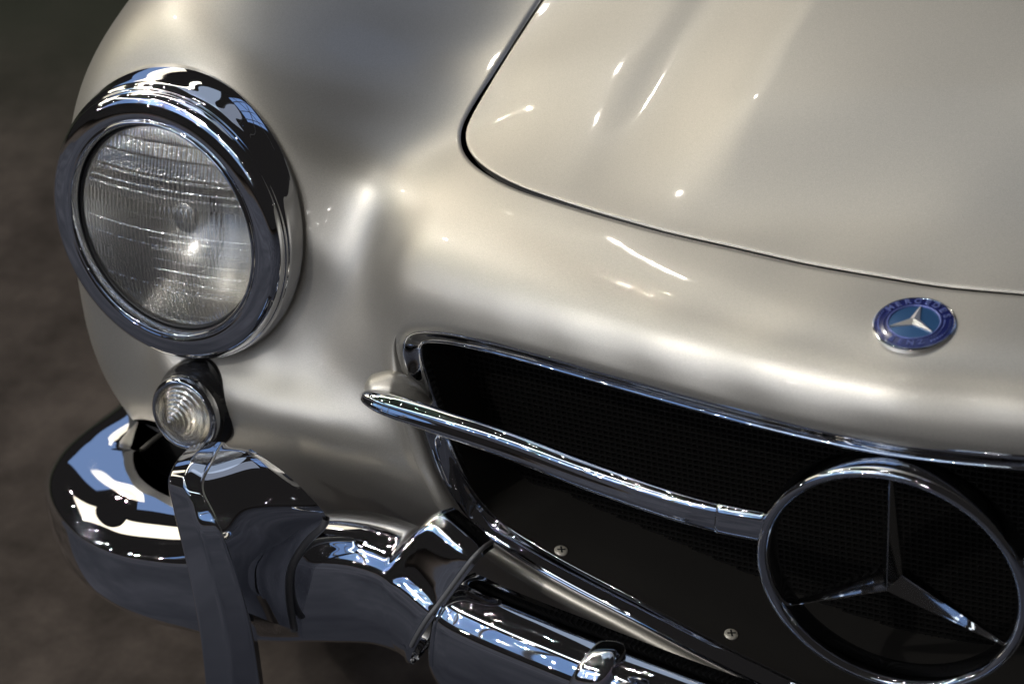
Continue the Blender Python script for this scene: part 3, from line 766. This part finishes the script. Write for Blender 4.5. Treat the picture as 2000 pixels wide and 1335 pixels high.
rimp_unused = hb_([(644, 1011, .014), (622, 1030, .006), (598, 1052, -.001), (578, 1078, -.010), (567, 1104, -.017), (564, 1135, -.021), (565, 1170, -.023), (570, 1205, -.025), (584, 1240, -.026), (604, 1264, -.024), (625, 1277, -.020), (640, 1278, -.012)])
bead('rim_gasket', PG[-1][32:], .0032, GASKET, guard)

# small centre horn on the lower section
hp = cr(hb_([(1200, 1268, -.070), (1192, 1274, -.080), (1182, 1286, -.090), (1168, 1306, -.099), (1152, 1330, -.104), (1136, 1372, -.106), (1126, 1420, -.098), (1122, 1470, -.08)]), 8)
hs = np.interp(np.linspace(0, 1, len(hp)), [0, .05, .15, .4, 1], [.35, .75, 1, 1.05, 1.15])
hprof = [(.0125 * np.sign(math.cos(t)) * abs(math.cos(t)) ** .7, .0125 * np.sign(math.sin(t)) * abs(math.sin(t)) ** .7) for t in np.linspace(0, 2 * math.pi, 33)[:-1]]
sweep('bumper_horn', hp, hprof, CHROME, bumper, up=(1, 0, .1), scale=np.column_stack([hs * .75, hs]))

# ------------------------------------------------------------------ dark structure behind the bumper, front wheel
cv = []
for x in np.linspace(-.60, .34, 14):
    cv += [(x, .17 + .02 * x, .24), (x, .16 + .02 * x, .30), (x, .13 + .05 * abs(x), .345 + .02 * abs(x))]
mesh_obj('undertray', cv, grid_faces(14, 3), DARK, car)
tk = []
for x0, y0, x1, y1 in ((905, 1105, 935, 1075), (925, 1140, 960, 1095)):
    pass
wheel = empty('front_wheel', parent=car)
TYRE = simple('tyre_rubber', (.012, .012, .012), .7)
WFR = frame_of((-1, 0, 0))
lathe('tyre', np.array([-.72, .50, .33]), WFR, cr(np.array([(.19, .07), (.24, .085), (.29, .085), (.32, .07), (.33, .05), (.332, 0), (.33, -.05), (.32, -.07), (.29, -.085), (.24, -.085), (.19, -.07)]), 3), TYRE, wheel, seg=72)
lathe('rim', np.array([-.72, .50, .33]), WFR, [(.19, .07), (.18, .05), (.17, .03), (.06, .05), (.001, .05)], CHROME, wheel, seg=48)

CM, N, L, b = newmat('unseen_carpet'); n = noise(N, L, 2.2, 4, .6); r = ramp(N, L, n.outputs['Fac'], [(.32, (.024, .026, .036)), (.5, (.040, .043, .056)), (.7, (.066, .069, .088))])
L.new(r.outputs[0], b.inputs['Base Color']); b.inputs['Roughness'].default_value = .95; b.inputs['Specular IOR Level'].default_value = .1
mesh_obj('unseen_carpet', [(-7, .09, .004), (-7, -9, .004), (7, -9, .004), (7, .09, .004)], [(0, 1, 2, 3)], CM, kind='structure', smooth_shade=False)  # out of view, added so the lower chrome mirrors a dark blue-grey
# ------------------------------------------------------------------ roof beams that the chrome mirrors
BEAM = simple('dark_steel', (.03, .03, .035), .5)
def beam(p, q, w):
    p, q = np.array(p), np.array(q); T = nrm(q - p); sweep('roof_beam', np.array([p, (p + q) / 2, q]), [(-w, -w), (w, -w), (w, w), (-w, w)], BEAM, None, up=nrm(np.cross(T, [.3, .5, .81])), kind='structure')
sk = np.array(along(dirv(22, 42), 6.0)); sd = nrm(dirv(22, 42)); su = nrm(np.cross(sd, [0, 0, 1.])); sv = np.cross(su, sd)
for o_, a_ in ((-.9, .15), (0, .1), (.8, .05), (-.3, 1.2), (.4, -1.1)):
    d_ = su * math.sin(a_) + sv * math.cos(a_); beam(sk + su * o_ - d_ * 2.6, sk + su * o_ + d_ * 2.6, .035)
wk = np.array(along(dirv(-146, 24), 8.6)); wd = nrm(dirv(-146, 24)); wu = nrm(np.cross(wd, [0, 0, 1.])); wv = np.cross(wu, wd)
for o_ in np.linspace(-4, 4, 9): beam(wk + wu * o_ - wv * 2.4, wk + wu * (o_ + .3) + wv * 2.4, .06)

# ------------------------------------------------------------------ background floor
m, N, L, b = newmat('hall_floor')
n = noise(N, L, 7, 6, .7); r = ramp(N, L, n.outputs['Fac'], [(.36, (.030, .0245, .021)), (.5, (.048, .0395, .0345)), (.66, (.074, .061, .053))])
tc = N.new('ShaderNodeTexCoord'); sx = N.new('ShaderNodeSeparateXYZ'); L.new(tc.outputs['Object'], sx.inputs[0])
mr = N.new('ShaderNodeMapRange'); mr.interpolation_type = 'SMOOTHSTEP'; mr.inputs['From Min'].default_value = .95; mr.inputs['From Max'].default_value = 1.75; L.new(sx.outputs['Y'], mr.inputs['Value'])
nv = noise(N, L, 1.7, 3); mm = N.new('ShaderNodeMath'); mm.operation = 'MULTIPLY'; L.new(mr.outputs[0], mm.inputs[0]); ma = N.new('ShaderNodeMath'); ma.operation = 'ADD'; ma.inputs[1].default_value = .5; L.new(nv.outputs['Fac'], ma.inputs[0]); L.new(ma.outputs[0], mm.inputs[1])
mx = N.new('ShaderNodeMix'); mx.data_type = 'RGBA'; mx.clamp_factor = True; L.new(mm.outputs[0], mx.inputs['Factor']); L.new(r.outputs[0], mx.inputs[6]); mx.inputs[7].default_value = (.020, .023, .016, 1)
L.new(mx.outputs[2], b.inputs['Base Color']); b.inputs['Roughness'].default_value = .9; b.inputs['Specular IOR Level'].default_value = .1
mesh_obj('floor', [(-30, -30, 0), (30, -30, 0), (30, 30, 0), (-30, 30, 0)], [(0, 1, 2, 3)], m, kind='structure', smooth_shade=False)
